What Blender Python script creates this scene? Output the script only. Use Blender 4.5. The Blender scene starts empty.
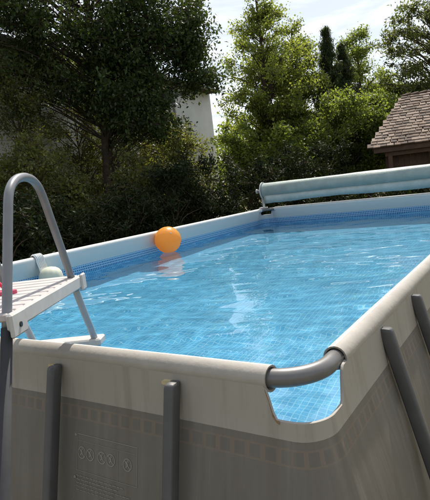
import bpy, math, random
import numpy as np
from mathutils import Matrix, Vector

S = bpy.context.scene
COL = S.collection
R = math.radians
PI = math.pi

# ------------------------------------------------------------------ camera
RAIL_Z = 1.30
CAM_Z = 1.80
def make_camera():
    slope, horizon, foc = -0.12, 187.5, 550.0        # roll, horizon height and focal length for a 430 x 500 frame
    n = np.array([-slope, 1.0, -(horizon - 250.0) / foc]); n /= np.linalg.norm(n)
    fw = np.array([0, 0, 1.0]) - n * n[2]; fw /= np.linalg.norm(fw)
    rt = np.cross(n, fw)
    A = np.array([rt, fw, -n])                       # rows: world X, Y, Z seen from the camera
    cd = bpy.data.cameras.new('camera'); cam = bpy.data.objects.new('camera', cd)
    COL.objects.link(cam)
    M = Matrix.Identity(4)
    for i in range(3):
        M[i][0] = A[i][0]; M[i][1] = -A[i][1]; M[i][2] = -A[i][2]
    M[2][3] = CAM_Z
    cam.matrix_world = M
    cd.sensor_fit = 'HORIZONTAL'; cd.sensor_width = 36.0; cd.lens = 36.0 * foc / 430.0
    cd.clip_start = 0.05; cd.clip_end = 2000
    S.camera = cam
make_camera()

# ------------------------------------------------------------------ light
SUN_AZ, SUN_EL = R(18), R(56)                        # azimuth clockwise from +Y
def make_light():
    w = bpy.data.worlds.new('World'); S.world = w; w.use_nodes = True
    nt = w.node_tree; N = nt.nodes; L = nt.links
    N.clear()
    out = N.new('ShaderNodeOutputWorld'); bg = N.new('ShaderNodeBackground')
    sky = N.new('ShaderNodeTexSky'); sky.sky_type = 'NISHITA'; sky.sun_disc = False
    sky.sun_elevation = SUN_EL; sky.sun_rotation = SUN_AZ
    sky.air_density = 1.0; sky.dust_density = 2.2; sky.ozone_density = 1.2
    # thin summer cloud
    tc = N.new('ShaderNodeTexCoord'); sp = N.new('ShaderNodeSeparateXYZ')
    L.new(tc.outputs['Generated'], sp.inputs[0])
    zz = N.new('ShaderNodeMath'); zz.operation = 'MAXIMUM'; zz.inputs[1].default_value = 0.08
    L.new(sp.outputs['Z'], zz.inputs[0])
    dx = N.new('ShaderNodeMath'); dx.operation = 'DIVIDE'; L.new(sp.outputs['X'], dx.inputs[0]); L.new(zz.outputs[0], dx.inputs[1])
    dy = N.new('ShaderNodeMath'); dy.operation = 'DIVIDE'; L.new(sp.outputs['Y'], dy.inputs[0]); L.new(zz.outputs[0], dy.inputs[1])
    cb = N.new('ShaderNodeCombineXYZ'); L.new(dx.outputs[0], cb.inputs[0]); L.new(dy.outputs[0], cb.inputs[1])
    nz = N.new('ShaderNodeTexNoise'); nz.inputs['Scale'].default_value = 1.1; nz.inputs['Detail'].default_value = 8
    nz.inputs['Roughness'].default_value = 0.58; nz.inputs['Distortion'].default_value = 0.4
    L.new(cb.outputs[0], nz.inputs['Vector'])
    rp = N.new('ShaderNodeValToRGB'); rp.color_ramp.elements[0].position = 0.44; rp.color_ramp.elements[1].position = 0.72
    rp.color_ramp.elements[0].color = (0.28, 0.28, 0.28, 1); rp.color_ramp.elements[1].color = (0.95, 0.95, 0.95, 1)
    L.new(nz.outputs['Fac'], rp.inputs[0])
    mx = N.new('ShaderNodeMix'); mx.data_type = 'RGBA'
    L.new(rp.outputs[0], mx.inputs['Factor']); L.new(sky.outputs[0], mx.inputs['A'])
    mx.inputs['B'].default_value = (11.2, 11.5, 11.9, 1)
    L.new(mx.outputs['Result'], bg.inputs['Color']); bg.inputs['Strength'].default_value = 0.085
    L.new(bg.outputs[0], out.inputs[0])
    ld = bpy.data.lights.new('sun', 'SUN'); ld.energy = 4.2; ld.angle = R(0.53); ld.color = (1.0, 0.945, 0.86)
    lo = bpy.data.objects.new('sun', ld); COL.objects.link(lo)
    d = Vector((math.sin(SUN_AZ) * math.cos(SUN_EL), math.cos(SUN_AZ) * math.cos(SUN_EL), math.sin(SUN_EL)))
    lo.rotation_euler = d.to_track_quat('Z', 'Y').to_euler(); lo.location = d * 60
    ld.cycles.is_caustics_light = True
make_light()
S.view_settings.view_transform = 'Standard'; S.view_settings.look = 'None'
S.view_settings.exposure = 0.5; S.view_settings.gamma = 1.0
S.render.engine = 'CYCLES'
S.cycles.use_denoising = True
S.cycles.max_bounces = 10; S.cycles.transmission_bounces = 8; S.cycles.transparent_max_bounces = 8
S.cycles.caustics_refractive = True; S.cycles.caustics_reflective = False
S.cycles.sample_clamp_indirect = 8.0

# ------------------------------------------------------------------ helpers
def tag(o, label=None, cat=None, group=None, kind=None):
    if label: o['label'] = label
    if cat: o['category'] = cat
    if group: o['group'] = group
    if kind: o['kind'] = kind
    return o
def empty(name, loc=(0, 0, 0), rz=0.0, label=None, cat=None, group=None):
    o = bpy.data.objects.new(name, None); COL.objects.link(o)
    o.location = loc; o.rotation_euler = (0, 0, rz); o.empty_display_size = 0.1
    return tag(o, label, cat, group)

class MB:
    """collects vertices and faces, builds one mesh object"""
    def __init__(self): self.v = []; self.f = []; self.n = 0
    def add(self, v, f):
        v = np.asarray(v, float).reshape(-1, 3)
        self.v.append(v); self.f += [tuple(int(i) + self.n for i in q) for q in f]; self.n += len(v)
        return self
    def box(self, c, s, M=None, bev=0.0):
        hx, hy, hz = s[0] / 2, s[1] / 2, s[2] / 2
        b = min(bev, hx * .9, hy * .9, hz * .9)
        if b <= 0:
            v = np.array([[x, y, z] for z in (-hz, hz) for y in (-hy, hy) for x in (-hx, hx)])
            f = [(0, 2, 3, 1), (4, 5, 7, 6), (0, 1, 5, 4), (2, 6, 7, 3), (0, 4, 6, 2), (1, 3, 7, 5)]
        else:                                       # chamfered box: 24 corners
            v = []; idx = {}
            for sx in (-1, 1):
                for sy in (-1, 1):
                    for sz in (-1, 1):
                        for a in range(3):
                            p = [sx * (hx - b), sy * (hy - b), sz * (hz - b)]
                            p[a] = (sx * hx, sy * hy, sz * hz)[a]
                            idx[(sx, sy, sz, a)] = len(v); v.append(p)
            f = []
            for a in range(3):
                o1, o2 = [k for k in range(3) if k != a]
                for s_ in (-1, 1):
                    q = []
                    for t1, t2 in ((-1, -1), (1, -1), (1, 1), (-1, 1)):
                        k = [0, 0, 0]; k[a] = s_; k[o1] = t1; k[o2] = t2; q.append(idx[(*k, a)])
                    f.append(q if (s_ > 0) == (a != 1) else q[::-1])
            for a in range(3):                       # edge chamfers, edge along axis a
                o1, o2 = [k for k in range(3) if k != a]
                for t1 in (-1, 1):
                    for t2 in (-1, 1):
                        q = []
                        for e, ax in ((-1, o1), (1, o1), (1, o2), (-1, o2)):
                            k = [0, 0, 0]; k[a] = e; k[o1] = t1; k[o2] = t2; q.append(idx[(*k, ax)])
                        f.append(q)
            for sx in (-1, 1):
                for sy in (-1, 1):
                    for sz in (-1, 1): f.append([idx[(sx, sy, sz, a)] for a in range(3)])
            v = np.array(v)
        if M is not None:
            M = np.array(M); v = v @ M[:3, :3].T
        return self.add(v + np.asarray(c, float), f)
    def tube(self, pts, rad, n=8, cap=True, flat=1.0):
        P = np.asarray(pts, float); m = len(P)
        rad = np.full(m, rad, float) if np.isscalar(rad) else np.asarray(rad, float)
        T = np.gradient(P, axis=0); T /= np.linalg.norm(T, axis=1)[:, None] + 1e-12
        ref = np.array([0, 0, 1.0]) if abs(T[0][2]) < .9 else np.array([1.0, 0, 0])
        a = np.cross(T[0], ref); a /= np.linalg.norm(a)
        V = []
        for i in range(m):
            a = a - T[i] * (a @ T[i]); a /= np.linalg.norm(a) + 1e-12
            b = np.cross(T[i], a)
            for k in range(n):
                t = 2 * PI * k / n
                V.append(P[i] + rad[i] * (a * math.cos(t) + b * math.sin(t) * flat))
        F = [(i * n + k, i * n + (k + 1) % n, (i + 1) * n + (k + 1) % n, (i + 1) * n + k) for i in range(m - 1) for k in range(n)]
        if cap: F += [tuple(range(n))[::-1], tuple((m - 1) * n + k for k in range(n))]
        return self.add(V, F)
    def lathe(self, prof, c=(0, 0, 0), n=24):
        V = []; 
        for r, z in prof:
            for k in range(n):
                t = 2 * PI * k / n; V.append((c[0] + r * math.cos(t), c[1] + r * math.sin(t), c[2] + z))
        F = [(i * n + k, i * n + (k + 1) % n, (i + 1) * n + (k + 1) % n, (i + 1) * n + k) for i in range(len(prof) - 1) for k in range(n)]
        return self.add(V, F)
    def grid(self, G):
        G = np.asarray(G, float); a, b = G.shape[:2]
        F = [(i * b + j, i * b + j + 1, (i + 1) * b + j + 1, (i + 1) * b + j) for i in range(a - 1) for j in range(b - 1)]
        return self.add(G.reshape(-1, 3), F)
    def mesh(self, name, mat, smooth=False):
        me = bpy.data.meshes.new(name)
        me.from_pydata(np.vstack(self.v).tolist(), [], self.f); me.update()
        if mat: me.materials.append(mat)
        if smooth is True: me.polygons.foreach_set('use_smooth', [True] * len(me.polygons))
        return me
    def build(self, name, mat, parent=None, smooth=False, angle=None):
        me = self.mesh(name, mat, smooth or angle is not None)
        if angle is not None:
            me.set_sharp_from_angle(angle=R(angle))
        return link(name, me, parent)
def link(name, me, parent=None, loc=None, rot=None):
    o = bpy.data.objects.new(name, me); COL.objects.link(o); o.parent = parent
    if loc is not None: o.location = loc
    if rot is not None: o.rotation_euler = rot
    return o

# ------------------------------------------------------------------ materials
def mat(name, col, rough=0.6, spec=0.4, metal=0.0, bump=None, var=None, extra=None):
    m = bpy.data.materials.new(name); m.use_nodes = True
    nt = m.node_tree; N = nt.nodes; L = nt.links
    p = N['Principled BSDF']
    p.inputs['Base Color'].default_value = (*col, 1); p.inputs['Roughness'].default_value = rough
    p.inputs['Specular IOR Level'].default_value = spec; p.inputs['Metallic'].default_value = metal
    tc = N.new('ShaderNodeTexCoord')
    if var:                                          # (scale, darker factor, second colour)
        nz = N.new('ShaderNodeTexNoise'); nz.inputs['Scale'].default_value = var[0]; nz.inputs['Detail'].default_value = 6
        nz.inputs['Roughness'].default_value = 0.62
        L.new(tc.outputs['Object'], nz.inputs['Vector'])
        rp = N.new('ShaderNodeValToRGB'); rp.color_ramp.elements[0].position = 0.3; rp.color_ramp.elements[1].position = 0.72
        rp.color_ramp.elements[0].color = (*var[1], 1); rp.color_ramp.elements[1].color = (*col, 1)
        L.new(nz.outputs['Fac'], rp.inputs[0]); L.new(rp.outputs[0], p.inputs['Base Color'])
    if bump:                                         # (scale, strength, distance)
        n2 = N.new('ShaderNodeTexNoise'); n2.inputs['Scale'].default_value = bump[0]; n2.inputs['Detail'].default_value = 5
        L.new(tc.outputs['Object'], n2.inputs['Vector'])
        b = N.new('ShaderNodeBump'); b.inputs['Strength'].default_value = bump[1]; b.inputs['Distance'].default_value = bump[2]
        L.new(n2.outputs['Fac'], b.inputs['Height']); L.new(b.outputs[0], p.inputs['Normal'])
    return m
def leaf_mat(name, c1, c2, trans=0.4, rough=0.45, spec=0.25):
    m = bpy.data.materials.new(name); m.use_nodes = True
    nt = m.node_tree; N = nt.nodes; L = nt.links
    p = N['Principled BSDF']; out = N['Material Output']
    at = N.new('ShaderNodeAttribute'); at.attribute_name = 'tone'
    rp = N.new('ShaderNodeValToRGB'); rp.color_ramp.elements[0].color = (*c1, 1); rp.color_ramp.elements[1].color = (*c2, 1)
    L.new(at.outputs['Fac'], rp.inputs[0]); L.new(rp.outputs[0], p.inputs['Base Color'])
    p.inputs['Roughness'].default_value = rough; p.inputs['Specular IOR Level'].default_value = spec
    tr = N.new('ShaderNodeBsdfTranslucent')
    tm = N.new('ShaderNodeMix'); tm.data_type = 'RGBA'; tm.blend_type = 'MULTIPLY'; tm.inputs['Factor'].default_value = 1
    tm.inputs['B'].default_value = (1.9, 1.8, 0.75, 1)
    L.new(rp.outputs[0], tm.inputs['A']); L.new(tm.outputs['Result'], tr.inputs['Color'])
    mx = N.new('ShaderNodeMixShader'); mx.inputs[0].default_value = trans
    L.new(p.outputs[0], mx.inputs[1]); L.new(tr.outputs[0], mx.inputs[2]); L.new(mx.outputs[0], out.inputs['Surface'])
    return m

M = {}
M['bark'] = mat('bark', (0.10, 0.075, 0.052), 0.9, 0.2, bump=(30, 0.6, 0.02), var=(12, (0.045, 0.034, 0.025)))
M['twig'] = mat('twig', (0.09, 0.07, 0.045), 0.9, 0.2)
M['leaf_dark'] = leaf_mat('leaf_dark', (0.012, 0.018, 0.008), (0.030, 0.044, 0.016), 0.2, 0.6, 0.12)
M['leaf_big'] = leaf_mat('leaf_big', (0.024, 0.038, 0.014), (0.075, 0.110, 0.034), 0.33)
M['leaf_light'] = leaf_mat('leaf_light', (0.10, 0.130, 0.040), (0.24, 0.285, 0.085), 0.58)
M['leaf_pale'] = leaf_mat('leaf_pale', (0.08, 0.10, 0.035), (0.21, 0.22, 0.085), 0.5)
M['leaf_bush'] = leaf_mat('leaf_bush', (0.085, 0.118, 0.036), (0.21, 0.265, 0.075), 0.55)
M['leaf_conifer'] = leaf_mat('leaf_conifer', (0.032, 0.048, 0.024), (0.075, 0.10, 0.045), 0.35)
M['leaf_feather'] = leaf_mat('leaf_feather', (0.065, 0.085, 0.035), (0.14, 0.165, 0.06), 0.42)
M['render_white'] = mat('render_white', (0.82, 0.81, 0.78), 0.9, 0.2, bump=(60, 0.3, 0.006), var=(1.5, (0.68, 0.67, 0.64)))
M['roof_tile'] = mat('roof_tile', (0.30, 0.14, 0.10), 0.85, 0.2, var=(6, (0.18, 0.09, 0.07)))
M['wood_dark'] = mat('wood_dark', (0.10, 0.055, 0.034), 0.75, 0.3, bump=(25, 0.3, 0.004), var=(8, (0.055, 0.03, 0.02)))
M['eave_wood'] = mat('eave_wood', (0.11, 0.065, 0.042), 0.8, 0.3, var=(9, (0.065, 0.04, 0.028)))
M['glass'] = mat('glass', (0.03, 0.035, 0.04), 0.05, 0.6)
M['metal_grey'] = mat('metal_grey', (0.30, 0.30, 0.31), 0.4, 0.5, metal=0.4)
M['soil_hedge'] = mat('soil_hedge', (0.06, 0.045, 0.03), 0.95, 0.1, var=(5, (0.035, 0.028, 0.02)))

# ------------------------------------------------------------------ ground
def ground_mat():
    m = mat('lawn', (0.20, 0.165, 0.095), 0.95, 0.1, bump=(40, 0.6, 0.03), var=(1.2, (0.11, 0.105, 0.05)))
    return m
def ground():
    n = 60; xs = np.sign(np.linspace(-1, 1, n)) * np.abs(np.linspace(-1, 1, n)) ** 3 * 600
    rng = np.random.default_rng(3)
    G = np.zeros((n, n, 3))
    for i, y in enumerate(xs):
        for j, x in enumerate(xs): G[i, j] = (x, y, 0)
    far = np.hypot(G[..., 0], G[..., 1]) > 14
    G[..., 2] = np.where(far, rng.uniform(-.12, 0.0, (n, n)), -0.002)
    m = MB().grid(G)
    tag(m.build('ground', ground_mat(), smooth=True), 'dry summer lawn around the pool', None, None, 'structure')
ground()

# ------------------------------------------------------------------ pool frame
TH = R(-31.7)
POOL_O = (0.198, 1.418)
EX = np.array([math.cos(TH), math.sin(TH), 0]); EY = np.array([-math.sin(TH), math.cos(TH), 0])
def W(x, y, z=0.0): return np.array([POOL_O[0], POOL_O[1], 0]) + EX * x + EY * y + np.array([0, 0, z])
X0, X1, Y0, Y1 = -4.10, 0.02, -0.02, 8.27          # rail centre lines
RAIL_C = 1.264
WATER_Z = 1.0
def warp(P):                                        # the near rail is pushed a little inwards in its middle
    P = np.array(P, float); x = P[..., 0]; y = P[..., 1]
    t = np.clip((x - X0) / (X1 - X0), 0, 1)
    P[..., 1] = y + 0.12 * np.sin(PI * t) * np.clip(1 - (y - Y0) / 1.5, 0, 1)
    return P
def perimeter(off, r=0.05, seg=16, step=0.05):
    """rounded rectangle round the rail centre line, offset outwards; returns points, arc lengths, and how deep in a corner"""
    x0, x1, y0, y1 = X0, X1, Y0, Y1
    rr = r + off
    pts = []; s = []; cor = []; acc = 0.0
    corners = [((x1 - r, y0 + r), -90), ((x1 - r, y1 - r), 0), ((x0 + r, y1 - r), 90), ((x0 + r, y0 + r), 180)]
    for k, ((cx, cy), a0) in enumerate(corners):
        for i in range(seg + 1):
            a = R(a0 + 90 * i / seg)
            pts.append((cx + rr * math.cos(a), cy + rr * math.sin(a))); s.append(acc + (r + .08) * R(90) * i / seg); cor.append(abs(i / seg - .5) * r * R(90))
        acc += (r + .08) * R(90)
        nx, ny = corners[(k + 1) % 4][0]; L_ = math.hypot(nx - cx, ny - cy); m = max(2, int(L_ / step))
        a = R(a0 + 90); dx, dy = (nx - cx) / L_, (ny - cy) / L_
        dd = [.01 * i for i in range(1, 16)]
        dd = dd + [.15 + (L_ - .30) * i / m for i in range(1, m)] + [L_ - q for q in dd[::-1]]
        for d in dd:
            pts.append((cx + dx * d + rr * math.cos(a), cy + dy * d + rr * math.sin(a))); s.append(acc + d)
            cor.append(min(d, L_ - d) * (1.6 if k % 2 else 1.0) + r * R(45))   # distance from the middle of the nearest corner
        acc += L_
    pts.append(pts[0]); s.append(acc); cor.append(cor[0])
    return np.array(pts), np.array(s), np.array(cor)

def nodes_uv_brick(N, L, size, mortar, c1, c2, cm, uvmap='UVMap'):
    uv = N.new('ShaderNodeUVMap'); uv.uv_map = uvmap
    b = N.new('ShaderNodeTexBrick'); b.offset = 0.0; b.squash = 1.0; b.offset_frequency = 1; b.squash_frequency = 1
    b.inputs['Scale'].default_value = 1.0; b.inputs['Brick Width'].default_value = size; b.inputs['Row Height'].default_value = size
    b.inputs['Mortar Size'].default_value = mortar; b.inputs['Mortar Smooth'].default_value = 0.3; b.inputs['Bias'].default_value = 0.0
    b.inputs['Color1'].default_value = (*c1, 1); b.inputs['Color2'].default_value = (*c2, 1); b.inputs['Mortar'].default_value = (*cm, 1)
    L.new(uv.outputs[0], b.inputs['Vector'])
    return b, uv
def zmask(N, L, sep, lo, hi):
    a = N.new('ShaderNodeMath'); a.operation = 'GREATER_THAN'; a.inputs[1].default_value = lo; L.new(sep.outputs['Z'], a.inputs[0])
    b = N.new('ShaderNodeMath'); b.operation = 'LESS_THAN'; b.inputs[1].default_value = hi; L.new(sep.outputs['Z'], b.inputs[0])
    c = N.new('ShaderNodeMath'); c.operation = 'MULTIPLY'; L.new(a.outputs[0], c.inputs[0]); L.new(b.outputs[0], c.inputs[1])
    return c
def mixc(N, L, fac, a, b):
    m = N.new('ShaderNodeMix'); m.data_type = 'RGBA'
    for sock, v in (('Factor', fac), ('A', a), ('B', b)):
        if hasattr(v, 'links') or hasattr(v, 'is_linked'): L.new(v, m.inputs[sock])
        elif isinstance(v, tuple): m.inputs[sock].default_value = (*v, 1)
        else: m.inputs[sock].default_value = v
    return m.outputs['Result']

def liner_material():
    m = bpy.data.materials.new('liner_print'); m.use_nodes = True
    nt = m.node_tree; N = nt.nodes; L = nt.links; p = N['Principled BSDF']
    tc = N.new('ShaderNodeTexCoord'); sp = N.new('ShaderNodeSeparateXYZ'); L.new(tc.outputs['Object'], sp.inputs[0])
    b1, uv = nodes_uv_brick(N, L, 0.036, 0.0022, (0.115, 0.47, 0.69), (0.055, 0.36, 0.61), (0.34, 0.67, 0.82))
    nz = N.new('ShaderNodeTexNoise'); nz.inputs['Scale'].default_value = 2.2; nz.inputs['Detail'].default_value = 4; L.new(tc.outputs['Object'], nz.inputs['Vector'])
    nzm = N.new('ShaderNodeMath'); nzm.operation = 'MULTIPLY'; nzm.inputs[1].default_value = 0.5; L.new(nz.outputs['Fac'], nzm.inputs[0])
    c = mixc(N, L, nzm.outputs[0], b1.outputs['Color'], (0.06, 0.36, 0.63))
    # band of small dark mosaic squares at the water line
    b2, _ = nodes_uv_brick(N, L, 0.030, 0.006, (0.025, 0.085, 0.27), (0.05, 0.15, 0.36), (0.42, 0.60, 0.72))
    c = mixc(N, L, zmask(N, L, sp, 0.958, 1.092).outputs[0], c, b2.outputs['Color'])
    c = mixc(N, L, zmask(N, L, sp, 1.092, 2.0).outputs[0], c, (0.54, 0.565, 0.555))
    L.new(c, p.inputs['Base Color'])
    p.inputs['Roughness'].default_value = 0.45; p.inputs['Specular IOR Level'].default_value = 0.35
    n2 = N.new('ShaderNodeTexNoise'); n2.inputs['Scale'].default_value = 5; n2.inputs['Detail'].default_value = 3; L.new(tc.outputs['Object'], n2.inputs['Vector'])
    bp = N.new('ShaderNodeBump'); bp.inputs['Strength'].default_value = 0.35; bp.inputs['Distance'].default_value = 0.01
    L.new(n2.outputs['Fac'], bp.inputs['Height']); L.new(bp.outputs[0], p.inputs['Normal'])
    return m
BAND_Z = 1.118
def wall_material():
    m = bpy.data.materials.new('wall_fabric'); m.use_nodes = True
    nt = m.node_tree; N = nt.nodes; L = nt.links; p = N['Principled BSDF']
    tc = N.new('ShaderNodeTexCoord'); sp = N.new('ShaderNodeSeparateXYZ'); L.new(tc.outputs['Object'], sp.inputs[0])
    nz = N.new('ShaderNodeTexNoise'); nz.inputs['Scale'].default_value = 3; nz.inputs['Detail'].default_value = 6; L.new(tc.outputs['Object'], nz.inputs['Vector'])
    low = mixc(N, L, nz.outputs['Fac'], (0.125, 0.113, 0.096), (0.168, 0.152, 0.129))
    # mosaic print of the liner showing faintly through the fabric
    b2, _ = nodes_uv_brick(N, L, 0.050, 0.009, (0.143, 0.129, 0.110), (0.134, 0.121, 0.103), (0.175, 0.144, 0.114))
    low = mixc(N, L, zmask(N, L, sp, 1.052, 1.098).outputs[0], low, b2.outputs['Color'])
    up = mixc(N, L, nz.outputs['Fac'], (0.285, 0.262, 0.225), (0.35, 0.322, 0.277))
    g = zmask(N, L, sp, BAND_Z, 3.0)
    c = mixc(N, L, g.outputs[0], low, up)
    uvs = N.new('ShaderNodeUVMap'); uvs.uv_map = 'UVMap'       # dried run-off streaks and grime
    mps = N.new('ShaderNodeMapping'); mps.inputs['Scale'].default_value = (16, 1.3, 1); L.new(uvs.outputs[0], mps.inputs[0])
    ns = N.new('ShaderNodeTexNoise'); ns.inputs['Scale'].default_value = 1.0; ns.inputs['Detail'].default_value = 7; ns.inputs['Roughness'].default_value = 0.65; L.new(mps.outputs[0], ns.inputs['Vector'])
    rs = N.new('ShaderNodeValToRGB'); rs.color_ramp.elements[0].position = 0.52; rs.color_ramp.elements[1].position = 0.82
    rs.color_ramp.elements[0].color = (0, 0, 0, 1); rs.color_ramp.elements[1].color = (0.24, 0.24, 0.24, 1); L.new(ns.outputs['Fac'], rs.inputs[0])
    c = mixc(N, L, rs.outputs[0], c, (0.36, 0.33, 0.28))
    rd = N.new('ShaderNodeValToRGB'); rd.color_ramp.elements[0].position = 0.25; rd.color_ramp.elements[1].position = 0.5
    rd.color_ramp.elements[0].color = (0.35, 0.35, 0.35, 1); rd.color_ramp.elements[1].color = (0, 0, 0, 1); L.new(ns.outputs['Fac'], rd.inputs[0])
    c = mixc(N, L, rd.outputs[0], c, (0.085, 0.066, 0.045))
    L.new(c, p.inputs['Base Color'])
    p.inputs['Roughness'].default_value = 0.55; p.inputs['Specular IOR Level'].default_value = 0.4
    # weave plus soft vertical drag folds
    uv = N.new('ShaderNodeUVMap'); uv.uv_map = 'UVMap'
    mp = N.new('ShaderNodeMapping'); mp.inputs['Scale'].default_value = (14, 1.6, 1); L.new(uv.outputs[0], mp.inputs[0])
    n2 = N.new('ShaderNodeTexNoise'); n2.inputs['Scale'].default_value = 1.0; n2.inputs['Detail'].default_value = 3; L.new(mp.outputs[0], n2.inputs['Vector'])
    b = N.new('ShaderNodeBump'); b.inputs['Strength'].default_value = 0.5; b.inputs['Distance'].default_value = 0.012
    L.new(n2.outputs['Fac'], b.inputs['Height'])
    ck = N.new('ShaderNodeTexChecker'); ck.inputs['Scale'].default_value = 260; L.new(uv.outputs[0], ck.inputs['Vector'])
    b3 = N.new('ShaderNodeBump'); b3.inputs['Strength'].default_value = 0.25; b3.inputs['Distance'].default_value = 0.0015
    L.new(ck.outputs['Fac'], b3.inputs['Height']); L.new(b.outputs[0], b3.inputs['Normal']); L.new(b3.outputs[0], p.inputs['Normal'])
    return m
M['liner'] = liner_material()
M['wall'] = wall_material()
M['sleeve'] = mat('sleeve_fabric', (0.38, 0.352, 0.308), 0.6, 0.35, bump=(55, 0.35, 0.004), var=(7, (0.30, 0.275, 0.238)))
M['sleeve_in'] = mat('sleeve_inside', (0.66, 0.66, 0.63), 0.5, 0.35, bump=(40, 0.3, 0.004), var=(5, (0.57, 0.57, 0.545)))
M['frame_steel'] = mat('frame_steel', (0.17, 0.165, 0.16), 0.42, 0.5, metal=0.25, bump=(90, 0.06, 0.001), var=(10, (0.13, 0.127, 0.122)))
M['leg_steel'] = mat('leg_steel', (0.085, 0.083, 0.082), 0.5, 0.45, bump=(60, 0.08, 0.001), var=(14, (0.065, 0.064, 0.063)))
M['foam'] = mat('slot_foam', (0.62, 0.52, 0.30), 0.8, 0.2, var=(40, (0.48, 0.40, 0.24)))
M['print'] = mat('faint_print', (0.25, 0.235, 0.205), 0.7, 0.2)
M['rubber'] = mat('rubber', (0.03, 0.03, 0.03), 0.7, 0.3)

def wall_offset(z):                                 # outer wall bulges outwards below the band
    return np.interp(z, [0, 0.1, 0.5, 0.85, 1.118, 1.22, 1.264], [0.13, 0.155, 0.165, 0.115, 0.050, 0.0385, 0.0355])
def liner_offset(z, c):
    a = np.interp(z, [.05, .1, .5, .85, 1.0, 1.1, 1.2, 1.264], [.12, .145, .155, .10, .045, .004, -.028, -.036])
    b = wall_offset(z) - .009
    w = np.clip((np.asarray(c) - .17) / .16, 0, 1); w = np.where(np.asarray(z) < .9, 0, w)
    return b * (1 - w) + np.minimum(a, b) * w
def corner_top(c):                                  # the fabric dips at each corner, where the tube is bare
    t = np.clip((0.165 - np.asarray(c)) / 0.065, 0, 1)
    return 1.258 - 0.092 * (t * t * (3 - 2 * t))
def round_corners(X, Y, x0, x1, y0, y1, r):
    for cx, cy, sx, sy in ((x1 - r, y0 + r, 1, -1), (x1 - r, y1 - r, 1, 1), (x0 + r, y1 - r, -1, 1), (x0 + r, y0 + r, -1, -1)):
        dx = (X - cx) * sx; dy = (Y - cy) * sy
        m = (dx > 0) & (dy > 0)
        f = np.where(m, np.maximum(dx, dy) / (np.hypot(dx, dy) + 1e-9), 1.0)
        X = np.where(m, cx + sx * dx * f, X); Y = np.where(m, cy + sy * dy * f, Y)
    return X, Y
def set_uv(me, uvs):
    lay = me.uv_layers.new(name='UVMap')
    idx = np.zeros(len(me.loops), np.int32); me.loops.foreach_get('vertex_index', idx)
    lay.data.foreach_set('uv', np.asarray(uvs, np.float32)[idx].ravel())

POOL = empty('swimming_pool', (POOL_O[0], POOL_O[1], 0), TH,
             'large rectangular above-ground frame pool with grey fabric walls and blue mosaic lining', 'pool')
def pool_walls():
    def shell(inner, mname, material):
        zs = np.array([1.0, .96, .9, .8, .7, .6, .45, .3, .15, .06, 0.0])  # fraction of the way from the bottom to the top
        bot = 0.05 if inner else 0.0
        zrows = []
        _, s, cor = perimeter(0.0)
        top = corner_top(cor)
        lev = np.concatenate([np.linspace(1, 0, 5)[:-1], [0]])
        rows = []
        zz = [top * a + BAND_Z * (1 - a) if True else 0 for a in (1, .66, .33, 0)]
        zz = [np.minimum(t, z) if k else t for k, (t, z) in enumerate(zip([top] * 4, zz))]
        for z in (1.085, 1.04, 1.0, .95, .9, .8, .7, .55, .4, .25, .12, bot): zz.append(np.minimum(zz[-1] - 0.004, np.full_like(top, z)))
        V = []; UV = []
        for zr in zz:
            base, s, _ = perimeter(0.0)
            o1, _, _ = perimeter(1.0)
            nrm = o1 - base
            off = liner_offset(zr, cor) if inner else wall_offset(zr)
            P = base + nrm * off[:, None]
            V.append(np.column_stack([P, zr])); UV.append(np.column_stack([s, zr]))
        G = np.array(V)
        G = warp(G)
        mb = MB().grid(G)
        uv = np.concatenate(UV)
        if inner:                                    # the floor, as a fan-free grid
            nx, ny = 24, 44
            xs = np.linspace(X0 - .12, X1 + .12, nx); ys = np.linspace(Y0 - .12, Y1 + .12, ny)
            FX, FY = np.meshgrid(xs, ys); FX, FY = round_corners(FX, FY, xs[0], xs[-1], ys[0], ys[-1], .26); F = np.dstack([FX, FY, np.full_like(FX, bot + .004)])
            rng = np.random.default_rng(5); F[..., 2] += rng.uniform(0, .004, F.shape[:2])
            mb.grid(F); uv = np.concatenate([uv, F.reshape(-1, 3)[:, :2]])
        me = mb.mesh(mname, material, True)
        set_uv(me, uv)
        o = link(mname, me, POOL)
        if not inner:
            pass
        return o
    lin = shell(True, 'liner', M['liner'])
    lin.cycles.is_caustics_receiver = True
    shell(False, 'outer_wall', M['wall'])
    # rim joining liner and wall at each dipped corner is the cut fabric edge
    _, s, cor = perimeter(0.0); top = corner_top(cor)
    base, _, _ = perimeter(0.0); o1, _, _ = perimeter(1.0); nrm = o1 - base
    offo = wall_offset(top); a = base + nrm * offo[:, None]; b = base + nrm * liner_offset(top, cor)[:, None]
    G = np.array([np.column_stack([a, top]), np.column_stack([(a + b) / 2, top + .003]), np.column_stack([b, top])])
    MB().grid(warp(G)).build('fabric_edge', M['sleeve'], POOL, True)
pool_walls()

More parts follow.
